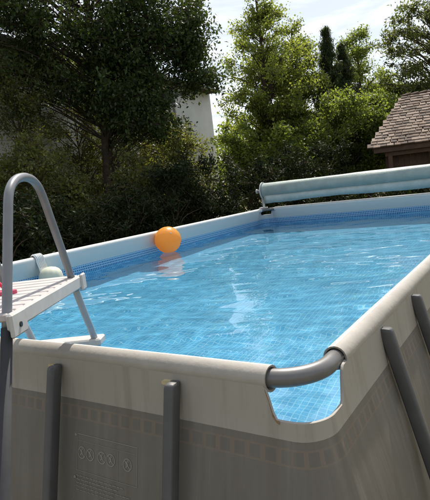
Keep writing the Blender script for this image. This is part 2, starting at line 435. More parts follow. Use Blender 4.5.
def torn_edge():
    rng = np.random.default_rng(2); top_ = []; bot_ = []
    base, _, cor = perimeter(0.0); top = corner_top(cor)
    sel = [i for i in range(len(base) - 80, len(base)) if .085 < cor[i] < .165 and base[i][1] < Y0 + .01 and base[i][0] > -.3]
    for i in sel:
        z = top[i]; w = .003 + .010 * rng.random()
        for lst, zz in ((top_, z + .002), (bot_, z - w)): lst.append(warp(np.array([base[i][0], base[i][1] - wall_offset(zz) - .0025, zz])))
    if len(sel) > 2: MB().grid([top_, bot_]).build('torn_hem', M['torn'], POOL, True)
M['torn'] = mat('torn_backing', (0.33, 0.21, 0.12), 0.9, 0.2, bump=(150, 0.6, 0.004), var=(60, (0.20, 0.12, 0.065)))
torn_edge()
CUT = 0.055                                         # bare tube beyond each corner arc
def rails():
    r = 0.15; rr = 0.037
    sides = [((X1, Y0 + r + CUT), (X1, Y1 - r - CUT)), ((X1 - r - CUT, Y1), (X0 + r + CUT, Y1)),
             ((X0, Y1 - r - CUT), (X0, Y0 + r + CUT)), ((X0 + r + CUT, Y0), (X1 - r + .035, Y0))]
    rng = np.random.default_rng(8)
    for k, (a, b) in enumerate(sides):
        a = np.array(a); b = np.array(b)
        n = int(np.linalg.norm(b - a) / .06)
        P = np.array([[*(a + (b - a) * t), RAIL_C] for t in np.linspace(0, 1, n)])
        jit = np.convolve(rng.normal(0, 1, n + 8), np.ones(9) / 9, 'valid')
        rad = rr + 0.0012 * jit
        # sleeve: open-ended cloth tube with a small turned-in lip
        lip0 = P[0] + (P[1] - P[0]) * .02
        mb = MB(); Pw = warp(P)
        mb.tube(Pw, rad, 20, cap=False)
        for e in (0, -1):
            d = Pw[1] - Pw[0] if e == 0 else Pw[-2] - Pw[-1]
            d = d / np.linalg.norm(d)
            mb.tube([Pw[e], Pw[e] + d * .001, Pw[e] + d * .03], [rad[e] + .0002, rad[e] - .006, rad[e] - .006], 20, cap=False)
        o = mb.build('rail_sleeve', M['sleeve'], POOL, True)
        o.data.materials.append(M['sleeve_in'])       # the fabric is white on the pool side
        for i in range((n - 1) * 20):
            if math.cos(2 * PI * (i % 20 + .5) / 20) < -.05: o.data.polygons[i].material_index = 1
    # bent steel corner tubes, running into the sleeves
    for (cx, cy, a0, la, lb) in ((X1 - r, Y0 + r, -90, .10, .16), (X1 - r, Y1 - r, 0, .16, .16), (X0 + r, Y1 - r, 90, .16, .16), (X0 + r, Y0 + r, 180, .16, .16)):
        pts = []
        s_ = np.array([math.cos(R(a0)), math.sin(R(a0))]); t_ = np.array([-s_[1], s_[0]])
        pts.append((*(np.array([cx, cy]) + s_ * r - t_ * la), RAIL_C))
        for i in range(13):
            a = R(a0 + 90 * i / 12); pts.append((cx + r * math.cos(a), cy + r * math.sin(a), RAIL_C))
        e_ = np.array([math.cos(R(a0 + 90)), math.sin(R(a0 + 90))]); f_ = np.array([-e_[1], e_[0]])
        pts.append((*(np.array([cx, cy]) + e_ * r + f_ * lb), RAIL_C))
        mb = MB(); mb.tube(warp(pts), 0.0265, 20)
        mb.build('corner_tube', M['frame_steel'], POOL, True)
rails()

SPLAY = 0.25
def leg_mesh():
    # flat-oval upright, local frame: x along the wall, y inwards, top at origin
    n = 16; prof = []
    hw, hd = .0185, .024
    for k in range(n):
        t = 2 * PI * k / n; c, s = math.cos(t), math.sin(t)
        prof.append((hw * np.sign(c) * abs(c) ** .45, hd * np.sign(s) * abs(s) ** .45))
    L_ = 1.225
    V = []; rows = [(0.0, .80), (-.004, .96), (-.012, 1.0), (-L_ + .001, 1.0)]
    for z, sc in rows:
        for (x, y) in prof: V.append((x * sc, y * sc + SPLAY * z, z))
    F = [(i * n + k, i * n + (k + 1) % n, (i + 1) * n + (k + 1) % n, (i + 1) * n + k) for i in range(3) for k in range(n)]
    F = [q[::-1] for q in F] + [tuple(range(n)), tuple(3 * n + k for k in range(n))[::-1]]
    mb = MB().add(V, F); me = mb.mesh('leg', M['leg_steel'], True); me.set_sharp_from_angle(angle=R(50))
    return me
def legs():
    me = leg_mesh()
    cap = MB().box((0, .004, .0), (.040, .036, .006), bev=.002).mesh('leg_cap', M['rubber'])
    fm = MB(); 
    V = []; n = 14                                   # slot lining: a flat capsule against the sleeve
    for k in range(n):
        t = 2 * PI * k / n; x = .008 * math.cos(t) + (.012 if math.cos(t) > 0 else -.012); V.append((x, 0, .0072 * math.sin(t)))
    V2 = [(x, .016, z) for x, _, z in V]
    fm.add(V + V2, [tuple(range(n))] + [(k, n + k, n + (k + 1) % n, (k + 1) % n) for k in range(n)])
    fme = fm.mesh('slot_lining', M['foam'], False)
    foot_mat = M['leg_steel']
    def pair(p, ang):
        """two uprights and their foot; p(d) gives the point at the rail for a shift d along the wall"""
        ends = []
        for d in (0.0, 0.55 if ang == 0.0 else 0.51):
            x, y = p(d)
            q = warp(np.array([x, y, 0.0]))
            # outward direction
            ox, oy = math.sin(ang), -math.cos(ang)
            lo_, lz = (.050, 1.247) if abs(ox) > .5 else (.064, 1.239)
            loc = (q[0] + ox * lo_, q[1] + oy * lo_, lz)
            link('leg', me, POOL, loc, (0, 0, ang))
            if abs(math.cos(ang)) > .5: link('slot_lining', fme, POOL, (q[0] + ox * .046 - math.cos(ang) * .036, q[1] + oy * .046 - math.sin(ang) * .036, 1.228), (0, 0, ang))
            ends.append((loc[0] + ox * SPLAY * 1.2, loc[1] + oy * SPLAY * 1.2))
        a, b = np.array(ends[0]), np.array(ends[1]); d = (b - a) / np.linalg.norm(b - a)
        MB().tube([(*(a - d * .04), .02), (*(b + d * .04), .02)], .0195, 10).build('foot_bar', foot_mat, POOL, True)
    for k in range(3):                               # near and far short sides
        x = -0.96 - 1.18 * k if k < 3 else 0
        if x > X0 + .2: pair(lambda d, x=x: (x + d, Y0), 0.0)
    for x in (-0.96, -2.14, -3.32): pair(lambda d, x=x: (x - d + .51, Y1), PI)
    for k in range(6):
        y = 0.57 + 1.22 * k
        pair(lambda d, y=y: (X1, y + d), PI / 2)
        pair(lambda d, y=y: (X0, y + .51 - d), -PI / 2)
legs()

def wall_point(x, z, out=0.0):                      # a point on the near outer wall
    q = np.array([x, Y0 - wall_offset(z) - out, z]); return warp(q)
def warnings():
    """faint safety print on the near wall: a frame, a heading rule, five round icons"""
    root_x, top = -0.86, 1.0
    mb = MB()
    def strip(pts, w):
        pts = np.array(pts, float)
        for a, b in zip(pts[:-1], pts[1:]):
            d = (b - a); L_ = np.linalg.norm(d); 
            if L_ < 1e-9: continue
            nrm = np.array([-d[1], d[0]]) / L_ * w / 2
            q = [a - nrm, b - nrm, b + nrm, a + nrm]
            mb.add([wall_point(x, z, .0014) for x, z in q], [(0, 1, 2, 3)])
    def ring(cx, cz, r, w):
        t = np.linspace(0, 2 * PI, 25); strip(np.column_stack([cx + r * np.cos(t), cz + r * np.sin(t)]), w)
    x0, x1, z0, z1 = -0.872, -0.585, 0.885, 1.005
    strip([(x0, z1), (x1, z1)], .0022); strip([(x0, z1 - .022), (x1, z1 - .022)], .0012)
    strip([(x1, z1), (x1, z0)], .0018); strip([(x0, z1), (x0, z0)], .0014); strip([(x0, z0), (x1, z0)], .0014)
    strip([(x0 + .20, z1 - .022), (x0 + .20, z0)], .0012)
    for cx in (-.848, -.805, -.748, -.705, -.628):
        ring(cx, .945, .0185, .0035)
        strip([(cx - .012, .957), (cx + .012, .933)], .0035)
        strip([(cx - .004, .955), (cx + .002, .945), (cx - .006, .936)], .004)
        ring(cx + .003, .957, .0025, .003)
    for k, L_ in enumerate((.23, .20, .25, .17, .21)):   # unreadable lines of small print
        z = .868 - k * .012
        x = x0
        rng = np.random.default_rng(20 + k)
        while x < x0 + L_:
            w = rng.uniform(.008, .022); strip([(x, z), (x + w, z)], .0022); x += w + .004
    for x in (x0 - .008,):
        for z in (1.0, .86): strip([(x - .006, z), (x + .004, z)], .008)
    mb.build('warning_print', M['print'], POOL)
warnings()

# ------------------------------------------------------------------ water
def water_material():
    m = bpy.data.materials.new('pool_water'); m.use_nodes = True
    N = m.node_tree.nodes; L = m.node_tree.links
    N.remove(N['Principled BSDF'])
    g = N.new('ShaderNodeBsdfGlass'); g.inputs['IOR'].default_value = 1.333; g.inputs['Roughness'].default_value = 0.0
    g.inputs['Color'].default_value = (0.93, 0.985, 1.0, 1)
    L.new(g.outputs[0], N['Material Output'].inputs['Surface'])
    return m
def water():
    st = 0.022
    x0, x1, y0, y1 = X0 - .07, X1 + .07, Y0 - .07, Y1 + .07
    xs = np.linspace(x0, x1, int((x1 - x0) / st)); ys = np.linspace(y0, y1, int((y1 - y0) / st))
    X, Y = np.meshgrid(xs, ys)
    X, Y = round_corners(X, Y, x0, x1, y0, y1, .18)
    rng = np.random.default_rng(11)
    Z = np.zeros_like(X)
    for k in range(46):
        lam = math.exp(rng.uniform(math.log(.12), math.log(1.3)))
        a = rng.normal(R(70), R(75)); ph = rng.uniform(0, 2 * PI)
        amp = 0.0012 * lam ** 1.4 * rng.uniform(.5, 1.3)
        kx, ky = 2 * PI / lam * math.cos(a), 2 * PI / lam * math.sin(a)
        Z += amp * np.sin(kx * X + ky * Y + ph)
    G = np.dstack([X, Y, WATER_Z + Z])
    G = warp(G)
    o = MB().grid(G).build('water', water_material(), None, True)
    o.location = (POOL_O[0], POOL_O[1], 0); o.rotation_euler = (0, 0, TH)
    tag(o, 'clear rippled blue water filling the pool', None, None, 'structure')
    o.cycles.is_caustics_caster = True
water()

# ------------------------------------------------------------------ ladder
M['ladder_grey'] = mat('ladder_grey', (0.21, 0.215, 0.225), 0.38, 0.5, metal=0.15, bump=(120, 0.05, 0.001), var=(18, (0.17, 0.175, 0.185)))
M['ladder_dark'] = mat('ladder_dark', (0.055, 0.055, 0.058), 0.75, 0.2, var=(14, (0.04, 0.04, 0.042)))
M['ladder_white'] = mat('ladder_white', (0.52, 0.51, 0.495), 0.5, 0.4, bump=(80, 0.15, 0.001), var=(16, (0.42, 0.41, 0.39)))
M['ladder_leg'] = mat('ladder_leg', (0.36, 0.365, 0.375), 0.4, 0.5, var=(16, (0.29, 0.295, 0.305)))
M['plank'] = mat('plank_plastic', (0.52, 0.485, 0.47), 0.65, 0.3, bump=(140, 0.3, 0.001), var=(18, (0.40, 0.37, 0.355)))
M['screw'] = mat('screw', (0.05, 0.05, 0.05), 0.4, 0.5, metal=0.8)
def smooth_path(pts, sub=6):
    P = np.array(pts, float); out = []
    for i in range(len(P) - 1):
        p0 = P[max(i - 1, 0)]; p1 = P[i]; p2 = P[i + 1]; p3 = P[min(i + 2, len(P) - 1)]
        for t in np.linspace(0, 1, sub, endpoint=False):
            out.append(.5 * ((2 * p1) + (-p0 + p2) * t + (2 * p0 - 5 * p1 + 4 * p2 - p3) * t * t + (-p0 + 3 * p1 - 3 * p2 + p3) * t ** 3))
    out.append(P[-1]); return np.array(out)
WID = 0.255
def ladder():
    o = W(-0.703, -0.351)
    rt_ = empty('pool_ladder', (o[0], o[1], 0), TH + math.atan2(.883, -.47),
                'grey and white pool ladder with arched handrail and slatted platform straddling the near wall', 'ladder')
    PZ = 1.53
    arch = [(-.022, 1.49), (.030, 1.62), (.085, 1.755), (.120, 1.838), (.148, 1.872), (.190, 1.893), (.240, 1.902), (.285, 1.902), (.330, 1.893), (.368, 1.872),
            (.398, 1.835), (.44, 1.758), (.52, 1.612), (.588, 1.478)]
    for v in (0.0, WID):
        MB().tube([(-.66, v, 0.0), (-.34, v, .745), (-.022, v, 1.49)], .0155, 14).build('outer_leg', M['ladder_dark'], rt_, True)
        P = smooth_path([(u, v, z) for u, z in arch], 5)
        MB().tube(P, .0138, 14).build('handrail', M['ladder_grey'], rt_, True)
        inner = smooth_path([(.580, v, 1.495), (.655, v, 1.37), (.742, v, 1.235), (.90, v, .93), (1.20, v, .058)], 6)
        MB().tube(inner, .0135, 12).build('inner_leg', M['ladder_leg'], rt_, True)
        MB().lathe([(.0, 0), (.024, 0), (.024, .03), (.015, .034)], (-.66, v, 0), 14).build('foot_cap', M['rubber'], rt_, True)
        # side beam of the platform with rounded ends
        y = v - .020 if v == 0 else v + .020
        b = MB().box((.278, y, PZ - .022), (.655, .018, .048), bev=.006).build('side_beam', M['ladder_white'], rt_)
        MB().box((-.012, y - (.010 if v == 0 else -.010), PZ - .03), (.10, .012, .066), bev=.005).build('bracket', M['ladder_white'], rt_)
        MB().box((.600, y - (.010 if v == 0 else -.010), PZ - .024), (.05, .012, .062), bev=.005).build('bracket', M['ladder_white'], rt_)
        s = -1 if v == 0 else 1
        m = MB(); m.tube([(-.014, y + s * .014, PZ - .034), (-.014, y + s * .0195, PZ - .034)], .0075, 12)
        m.build('bolt', M['screw'], rt_)
    plank = MB().box((0, WID / 2, 0), (.058, WID + .02, .022), bev=.004).mesh('plank', M['plank'])
    for k in range(10):
        link('plank', plank, rt_, (-.005 + .0655 * k, 0, PZ - .010))
    # inner steps
    for u, z in ((.742, 1.232), (.86, .98), (.955, .70), (1.03, .40)):
        MB().box((u + .01, WID / 2, z), (.085, WID + .06, .030), bev=.006).build('step', M['ladder_white'], rt_)
    for u, z in ((-.125, 1.24), (-.245, .96), (-.365, .68), (-.485, .40)):
        MB().box((u, WID / 2 + .03, z), (.085, WID - .08, .030), bev=.006).build('step', M['ladder_white'], rt_)
    return rt_
ladder()

# ------------------------------------------------------------------ ball, skimmer, sandal
def ball():
    m = bpy.data.materials.new('orange_vinyl'); m.use_nodes = True
    N = m.node_tree.nodes; L = m.node_tree.links; p = N['Principled BSDF']; out = N['Material Output']
    tc = N.new('ShaderNodeTexCoord'); nz = N.new('ShaderNodeTexNoise'); nz.inputs['Scale'].default_value = 3; L.new(tc.outputs['Object'], nz.inputs['Vector'])
    rp = N.new('ShaderNodeValToRGB'); rp.color_ramp.elements[0].color = (0.94, 0.46, 0.075, 1); rp.color_ramp.elements[1].color = (0.97, 0.54, 0.13, 1)
    L.new(nz.outputs['Fac'], rp.inputs[0]); L.new(rp.outputs[0], p.inputs['Base Color']); p.inputs['Roughness'].default_value = 0.38
    tr = N.new('ShaderNodeBsdfTranslucent'); L.new(rp.outputs[0], tr.inputs['Color'])
    mx = N.new('ShaderNodeMixShader'); mx.inputs[0].default_value = 0.55
    L.new(p.outputs[0], mx.inputs[1]); L.new(tr.outputs[0], mx.inputs[2]); L.new(mx.outputs[0], out.inputs['Surface'])
    r = .182; q = W(-3.90, 4.75, WATER_Z - .012)
    root = empty('beach_ball', q, .4, 'plain orange inflatable ball floating against the far long side', 'ball')
    V = []; n = 48; m_ = 28
    prof = [(r * math.sin(PI * i / m_), r - r * math.cos(PI * i / m_)) for i in range(m_ + 1)]
    mb = MB()
    V = []
    for rr, z in prof:
        for k in range(n):
            t = 2 * PI * k / n
            ridge = 1 - 0.022 * math.exp(-((((t / (2 * PI) * 6) % 1) - .5) / .05) ** 2)   # welded seams between six gores
            V.append((rr * ridge * math.cos(t), rr * ridge * math.sin(t), z))
    F = [(i * n + k, i * n + (k + 1) % n, (i + 1) * n + (k + 1) % n, (i + 1) * n + k) for i in range(m_) for k in range(n)]
    V = np.array(V); c = np.array([0, 0, r]); A = np.array(Matrix.Rotation(R(58), 3, 'X'))
    V = (V - c) @ A.T + c
    mb.add(V, F); mb.build('body', m, root, True)
    d = A @ np.array([0, 0, 1.0])
    MB().tube([c + d * (r - .004), c + d * (r + .006)], .010, 12).build('valve', M['ladder_white'], root)
ball()
def skimmer():
    white = mat('skimmer_plastic', (0.66, 0.67, 0.66), 0.5, 0.4, var=(9, (0.55, 0.56, 0.55)))
    pale = mat('skimmer_float', (0.60, 0.60, 0.47), 0.6, 0.35, var=(9, (0.48, 0.49, 0.38)))
    q = W(-3.93, 2.66, 0)
    root = empty('pool_skimmer', (q[0], q[1], .86), TH, 'pale floating surface skimmer hung on the rail behind the ladder', 'skimmer')
    z0 = -.86
    # ribbed dome
    n = 36; V = []; prof = [(0.115, .10), (.128, .145), (.128, .20), (.118, .255), (.095, .292), (.06, .315), (.02, .324), (0.001, .325)]
    for rr, z in prof:
        for k in range(n): 
            t = 2 * PI * k / n; f = 1 + .018 * math.cos(12 * t); V.append((rr * f * math.cos(t), rr * f * math.sin(t), z))
    F = [(i * n + k, i * n + (k + 1) % n, (i + 1) * n + (k + 1) % n, (i + 1) * n + k) for i in range(len(prof) - 1) for k in range(n)]
    MB().add(V, F).build('float_dome', pale, root, True)
    MB().lathe([(.055, -.12), (.07, -.1), (.115, .09), (.118, .10), (.11, .10)], (0, 0, 0), 28).build('basket', white, root, True)
    # hook strap over the rail: wide bent plate with ribs
    arc = [(-.02, .20), (-.06, .30)]
    rx, rz_ = X0 + 3.93, RAIL_C + z0
    path = [(-.075, .20), (-.098, .32), (rx + .047, rz_ - .02)] + [(rx + .047 * math.cos(a), rz_ + .052 * math.sin(a)) for a in np.linspace(.2, PI - .1, 9)] + [(rx - .047, rz_ - .07)]
    for w, th, nm in ((.115, .010, 'hook_strap'),):
        P = np.array(path); G = []
        T = np.gradient(P, axis=0); T /= np.linalg.norm(T, axis=1)[:, None]; Nn = np.column_stack([T[:, 1], -T[:, 0]])
        rows = []
        for (x, z), (nx, nz) in zip(P, Nn):
            rows.append([(x, -w / 2, z), (x + nx * th, -w / 2 + .01, z + nz * th), (x + nx * th, w / 2 - .01, z + nz * th), (x, w / 2, z), (x, -w / 2, z)])
        MB().grid(rows).build(nm, white, root, True, 40)
    for k in range(5):
        y = -.04 + .02 * k
        MB().tube([(x + nx * .012, y, z + nz * .012) for (x, z), (nx, nz) in zip(P[1:], Nn[1:])], .0035, 6).build('rib', white, root, True)
skimmer()
def sandal():
    pink = mat('pink_rubber', (0.72, 0.045, 0.13), 0.45, 0.45, var=(30, (0.60, 0.03, 0.10)))
    sole_m = mat('pink_sole', (0.62, 0.10, 0.17), 0.7, 0.3, var=(30, (0.5, 0.07, 0.13)))
    q = W(-1.005, -0.150, 1.5312)
    root = empty('flip_flop', q, TH + R(205), 'bright pink flip-flop lying on the ladder platform', 'sandal')
    n = 28; out = []
    for k in range(n):
        t = 2 * PI * k / n; x = .066 * math.cos(t); y = .026 * math.sin(t) * (1 + .22 * math.cos(t)); out.append((x, y))
    V = [(x, y, 0) for x, y in out] + [(x, y, .012) for x, y in out]
    MB().add(V, [tuple(range(n))[::-1], tuple(range(n, 2 * n))] + [(k, (k + 1) % n, n + (k + 1) % n, n + k) for k in range(n)]).build('sole', sole_m, root)
    for s in (-1, 1):
        P = smooth_path([(.042, 0, .010), (.036, s * .006, .030), (.012, s * .024, .042), (-.010, s * .028, .012)], 6)
        MB().tube(P, .0055, 8).build('strap', pink, root, True)
sandal()

# ------------------------------------------------------------------ roller with rolled cover
def roller():
    cover = mat('cover_film', (0.34, 0.395, 0.36), 0.5, 0.4, bump=(45, 0.5, 0.006), var=(5, (0.25, 0.30, 0.275)))
    flapm = mat('cover_edge', (0.50, 0.54, 0.50), 0.55, 0.35, bump=(45, 0.5, 0.006), var=(6, (0.34, 0.40, 0.38)))
    alu = mat('roller_alu', (0.55, 0.56, 0.55), 0.35, 0.5, metal=0.5)
    bw = mat('bracket_white', (0.60, 0.61, 0.58), 0.5, 0.4, var=(14, (0.48, 0.49, 0.47)))
    q = W((X0 + X1) / 2, Y1 + .03, RAIL_Z)
    root = empty('cover_roller', q, TH, 'long reel with rolled-up pale teal pool cover resting above the back rail', 'cover reel')
    hl = 2.05; zc = .325; rr = .140
    # loosely wound roll: slightly spiral, uneven along its length
    rng = np.random.default_rng(4); n = 34; m_ = 70
    jit = np.convolve(rng.normal(0, 1, m_ + 6), np.ones(7) / 7, 'valid')
    G = []
    for i, x in enumerate(np.linspace(-hl, hl, m_)):
        row = []
        for k in range(n + 1):
            t = -2 * PI * k / n + R(250)
            r_ = rr * (1 + .04 * k / n) + .004 * jit[i] + .0025 * math.sin(5 * t + 3.1 * x)
            row.append((x, r_ * math.cos(t), zc + r_ * math.sin(t)))
        G.append(row)
    roll = MB().grid(G).build('rolled_cover', cover, root, True)
    for s in (-1, 1):                                # wound layers seen at each end
        sp = []
        for k in range(160):
            t = 2 * PI * k / 22; r_ = .035 + (rr - .038) * k / 160; sp.append((s * (hl - .002), r_ * math.cos(t), zc + r_ * math.sin(t)))
        MB().tube(sp, .0068, 5).build('wound_layer', flapm, roll, True)
    G = []
    for i, x in enumerate(np.linspace(-hl + .03, hl - .03, m_)):
        d = .232 + .012 * jit[i] + .012 * math.sin(x * 2.3)
        G.append([(x, -.105, zc - .088), (x, -.118 - .004 * jit[i], zc - .14), (x, -.112 + .006 * jit[i], zc - d)])
    fl = MB().grid(G).build('cover_flap', flapm, root, True)
    sm = fl.modifiers.new('thick', 'SOLIDIFY'); sm.thickness = .004
    MB().tube([(-hl - .16, 0, zc), (hl + .16, 0, zc)], .028, 14).build('axle', alu, root, True)
    for s in (-1, 1):
        x = s * (hl + .045)
        MB().tube([(x - s * .03, 0, zc), (x - s * .012, 0, zc)], .165, 28).build('end_flange', bw, root, True, 40)
        # bracket: upright plate that widens to a saddle on the rail
        prof = [(-.03, .0), (.03, .0), (.033, .09), (.05, .16), (.05, .33), (.03, .36), (-.03, .36), (-.05, .33), (-.05, .16), (-.033, .09)]
        V = [(x - .010, a, b) for a, b in prof] + [(x + .010, a, b) for a, b in prof]; n = len(prof)
        MB().add(V, [tuple(range(n)), tuple(range(n, 2 * n))[::-1]] + [(k, n + k, n + (k + 1) % n, (k + 1) % n) for k in range(n)]).build('bracket', bw, root)
        MB().box((x, -.03, .0), (.15, .11, .026), bev=.008).build('saddle', bw, root)
        MB().tube([(x + s * .10, 0, zc), (x + s * .125, 0, zc)], .045, 8).build('hand_knob', bw, root)
roller()

# ------------------------------------------------------------------ shed
def shed():
    root = empty('garden_shed', (3.90, 13.15, 0), R(-20), 'low brown wooden shed with weathered shingle roof behind the pool', 'shed')
    ez, rz_, run, wid = 2.27, 3.58, 1.95, 2.55        # eave, ridge, horizontal run, roof length
    rake = 0.86                                        # hip: the left edge leans to the right going up
    sl = math.hypot(run, rz_ - ez); ang = math.atan2(rz_ - ez, run)
    cols = []
    for i, (a, b) in enumerate((((0.19, 0.135, 0.10), (0.11, 0.08, 0.06)), ((0.25, 0.185, 0.14), (0.15, 0.113, 0.088)), ((0.135, 0.098, 0.076), (0.072, 0.055, 0.043)), ((0.31, 0.24, 0.185), (0.19, 0.148, 0.118)))):
        cols.append(mat('shingle_%d' % i, a, 0.85, 0.25, bump=(60, 0.4, 0.004), var=(25, b)))
    wl = wid
    # roof deck under the shingles
    c, s = math.cos(ang), math.sin(ang)
    def on(u, t, up=0.0): return (u, t * c - up * s, ez + t * s + up * c)   # u along the eave, t up the slope
    deck = MB()
    V = [on(.06, .03, 0), on(wl, .03, 0), on(wl, sl, 0), on(rake, sl, 0), on(.06, .03, -.05), on(wl, .03, -.05), on(wl, sl, -.05), on(rake, sl, -.05)]
    deck.add(V, [(0, 1, 2, 3), (7, 6, 5, 4), (0, 4, 5, 1), (1, 5, 6, 2), (2, 6, 7, 3), (3, 7, 4, 0)])
    roof = deck.build('roof', M['wood_dark'], root)
    rows = 18; ex = sl / rows; tw = .150
    shapes = []
    rng = random.Random(6)
    for v in range(4):
        for cm in cols:
            w = tw * (.90 + .05 * v) ; L_ = ex * 1.45; t = .021
            j = rng.uniform(-.006, .006)
            V = [(-w / 2, 0 + j, t + .012), (w / 2, 0 - j, t + .012), (w / 2, L_, .006), (-w / 2, L_, .006), (-w / 2, 0 + j, .004), (w / 2, 0 - j, .004), (w / 2, L_, -.003), (-w / 2, L_, -.003)]
            shapes.append(MB().add(V, [(0, 1, 2, 3), (7, 6, 5, 4), (0, 4, 5, 1), (1, 5, 6, 2), (2, 6, 7, 3), (3, 7, 4, 0)]).mesh('shingle', cm))
    cnt = 0
    for r_ in range(rows):
        t0 = r_ * ex - .02
        left = rake * (t0 / sl); k = 0
        u = left + (.52 if r_ % 2 else .30) * tw
        while u < wl and cnt < 296:
            o = link('shingle', rng.choice(shapes), roof, on(u + rng.uniform(-.008, .008), t0 + rng.uniform(-.012, .012), .004), None)
            o.rotation_euler = (ang + rng.uniform(-.02, .03), rng.uniform(-.02, .02), rng.uniform(-.03, .03))
            u += tw + rng.uniform(-.006, .012); cnt += 1
    # ridge caps and hip caps
    for k in range(8):
        u = rake - .06 + .2 * k
        MB().tube([(u, run + .02, rz_ - .02), (u + .24, run + .02, rz_ + .005)], [.085, .10], 8, flat=.6).build('ridge_cap', M['wood_dark'], roof, True)
    # back slope and left hip so that the roof is closed
    V = [(rake, run, rz_ - .03), (wl, run, rz_ - .03), (wl, 2 * run, ez - .05), (0.06, 2 * run, ez - .05), (0.06, .03, ez - .05)]
    MB().add(V, [(0, 1, 2, 3), (0, 3, 4)]).build('back_slope', cols[2], roof)
    # fascia, wall boards and posts
    MB().box((wl / 2 + .05, .06, ez - .075), (wl - .1, .03, .11), bev=.004).build('fascia', M['eave_wood'], root)
    bd = MB().box((0, 0, 0), (.136, .022, ez - .1), bev=.003).mesh('wall_board', M['wood_dark'])
    for k in range(15): link('wall_board', bd, root, (.42 + .14 * k, .42, (ez - .1) / 2))
    for k in range(20): link('wall_board', bd, root, (.345, .50 + .14 * k, (ez - .1) / 2), (0, 0, PI / 2))
    for u in (.46, 1.4, 2.35): MB().box((u, .19, (ez - .13) / 2), (.10, .10, ez - .13), bev=.006).build('post', M['eave_wood'], root)
    MB().box((wl / 2 + .1, .19, ez - .18), (wl - .5, .09, .10), bev=.004).build('beam', M['eave_wood'], root)
shed()

# ------------------------------------------------------------------ house
def house():
    d = np.array([-.446, -.895]); nrm = np.array([.895, -.446])      # along the facade towards the camera, and its outward normal
    ang = math.atan2(d[1], d[0])
    # local frame: x along d from the far corner, y = left of d (outwards is +y or -y)
    left = np.array([-d[1], d[0]]); sgn = 1 if left @ nrm > 0 else -1
    root = empty('white_house', (0.52, 22.5, 0), ang, 'white rendered house with red-brown tiled roof half hidden behind the big tree', 'house')
    L_, D_, H_ = 17.0, 5.6, 5.5
    def b(name, c, s, m, bev=0.0, par=root): return MB().box((c[0], c[1] * sgn, c[2]), s, bev=bev).build(name, m, par)
    # facade in strips round two rows of windows
    wins = [(13.6, 3.6), (7.0, 1.1), (13.6, 1.1)]
    ww, wh = 1.0, 1.25
    t = .3
    xs = sorted({0, L_, *[w[0] - ww / 2 for w in wins], *[w[0] + ww / 2 for w in wins]})
    zs = sorted({0, H_, *[w[1] for w in wins], *[w[1] + wh for w in wins]})
    mb = MB()
    for xa, xb in zip(xs[:-1], xs[1:]):
        for za, zb in zip(zs[:-1], zs[1:]):
            mx, mz = (xa + xb) / 2, (za + zb) / 2
            if any(abs(mx - w[0]) < ww / 2 and w[1] < mz < w[1] + wh for w in wins): continue
            mb.box((mx, -t / 2 * sgn, mz), (xb - xa, t, zb - za))
    mb.box((t / 2, -(D_ + t) / 2 * sgn, H_ / 2), (t, D_ - t, H_)); mb.box((L_ / 2, -(D_ - t / 2) * sgn - .001, H_ / 2), (L_ - .01, t, H_))
    mb.box((L_ - t / 2, -(D_ + t) / 2 * sgn, H_ / 2), (t, D_ - t, H_))
    mb.build('wall', M['render_white'], root)
    for x, z in wins:
        w = b('window', (x, -.16, z + wh / 2), (ww - .004, .05, wh - .004), M['glass'])
        for dx in (-ww / 2 + .03, 0, ww / 2 - .03): b('frame_bar', (x + dx, -.13, z + wh / 2), (.05, .04, wh - .01), M['render_white'], 0, w)
        for dz in (.03, wh - .03): b('frame_bar', (x, -.128, z + dz), (ww - .01, .036, .05), M['render_white'], 0, w)
        for s in (-1, 1): b('shutter', (x + s * (ww / 2 + .26), .022, z + wh / 2), (.5, .04, wh), M['eave_wood'], .004)
        b('sill', (x, .04, z - .03), (ww + .12, .14, .05), M['render_white'], .004)
    b('downpipe', (3.1, .06, H_ / 2), (.09, .09, H_ - .1), M['metal_grey'], .02)
    # roof of tile courses, each a stepped sheet with pan-tile waves
    pitch = R(21); over = .40; run = D_ / 2 + over
    roof = MB().box((L_ / 2, (over - .02 - .25) * sgn, H_ + .02), (L_ - .1, .5, .05)).build('roof', M['eave_wood'], root)
    nr = 14; 
    for side in (1, -1):
        for r_ in range(nr):
            y0 = over - run * r_ / nr; y1 = over - run * (r_ + 1.15) / nr
            z0 = H_ + .06 + (over - y0) * math.tan(pitch) + .04; z1 = H_ + .06 + (over - y1) * math.tan(pitch)
            xs_ = np.linspace(.04, L_ + .45, 400); wv = .02 * np.abs(np.sin(xs_ * PI / .23))
            yy0, yy1 = (y0, y1) if side > 0 else (-D_ - y0, -D_ - y1)
            G = [np.column_stack([xs_, np.full_like(xs_, yy0 * sgn), z0 + wv - .045]), np.column_stack([xs_, np.full_like(xs_, yy0 * sgn), z0 + wv]), np.column_stack([xs_, np.full_like(xs_, yy1 * sgn), z1 + wv])]
            MB().grid(G).build('tile_course', M['roof_tile'], roof, False)
    zr = H_ + .1 + run * math.tan(pitch)
    MB().tube([(.05, -D_ / 2 * sgn, zr), (L_ + .5, -D_ / 2 * sgn, zr)], .12, 10).build('ridge', M['roof_tile'], roof, True)
    for xg in (.06, L_ - .06):                            # gable triangles
        V = [(xg - .05, 0, H_), (xg - .05, -D_ * sgn, H_), (xg - .05, -D_ / 2 * sgn, zr - .12), (xg + .05, 0, H_), (xg + .05, -D_ * sgn, H_), (xg + .05, -D_ / 2 * sgn, zr - .12)]
        MB().add(V, [(0, 1, 2), (5, 4, 3), (0, 2, 5, 3), (1, 4, 5, 2)]).build('gable', M['render_white'], root)
    m = MB(); m.tube([(.10, (over + .05) * sgn, H_ + .05), (L_ + .4, (over + .05) * sgn, H_ + .05)], .07, 10); m.build('gutter', M['metal_grey'], roof, True)
house()

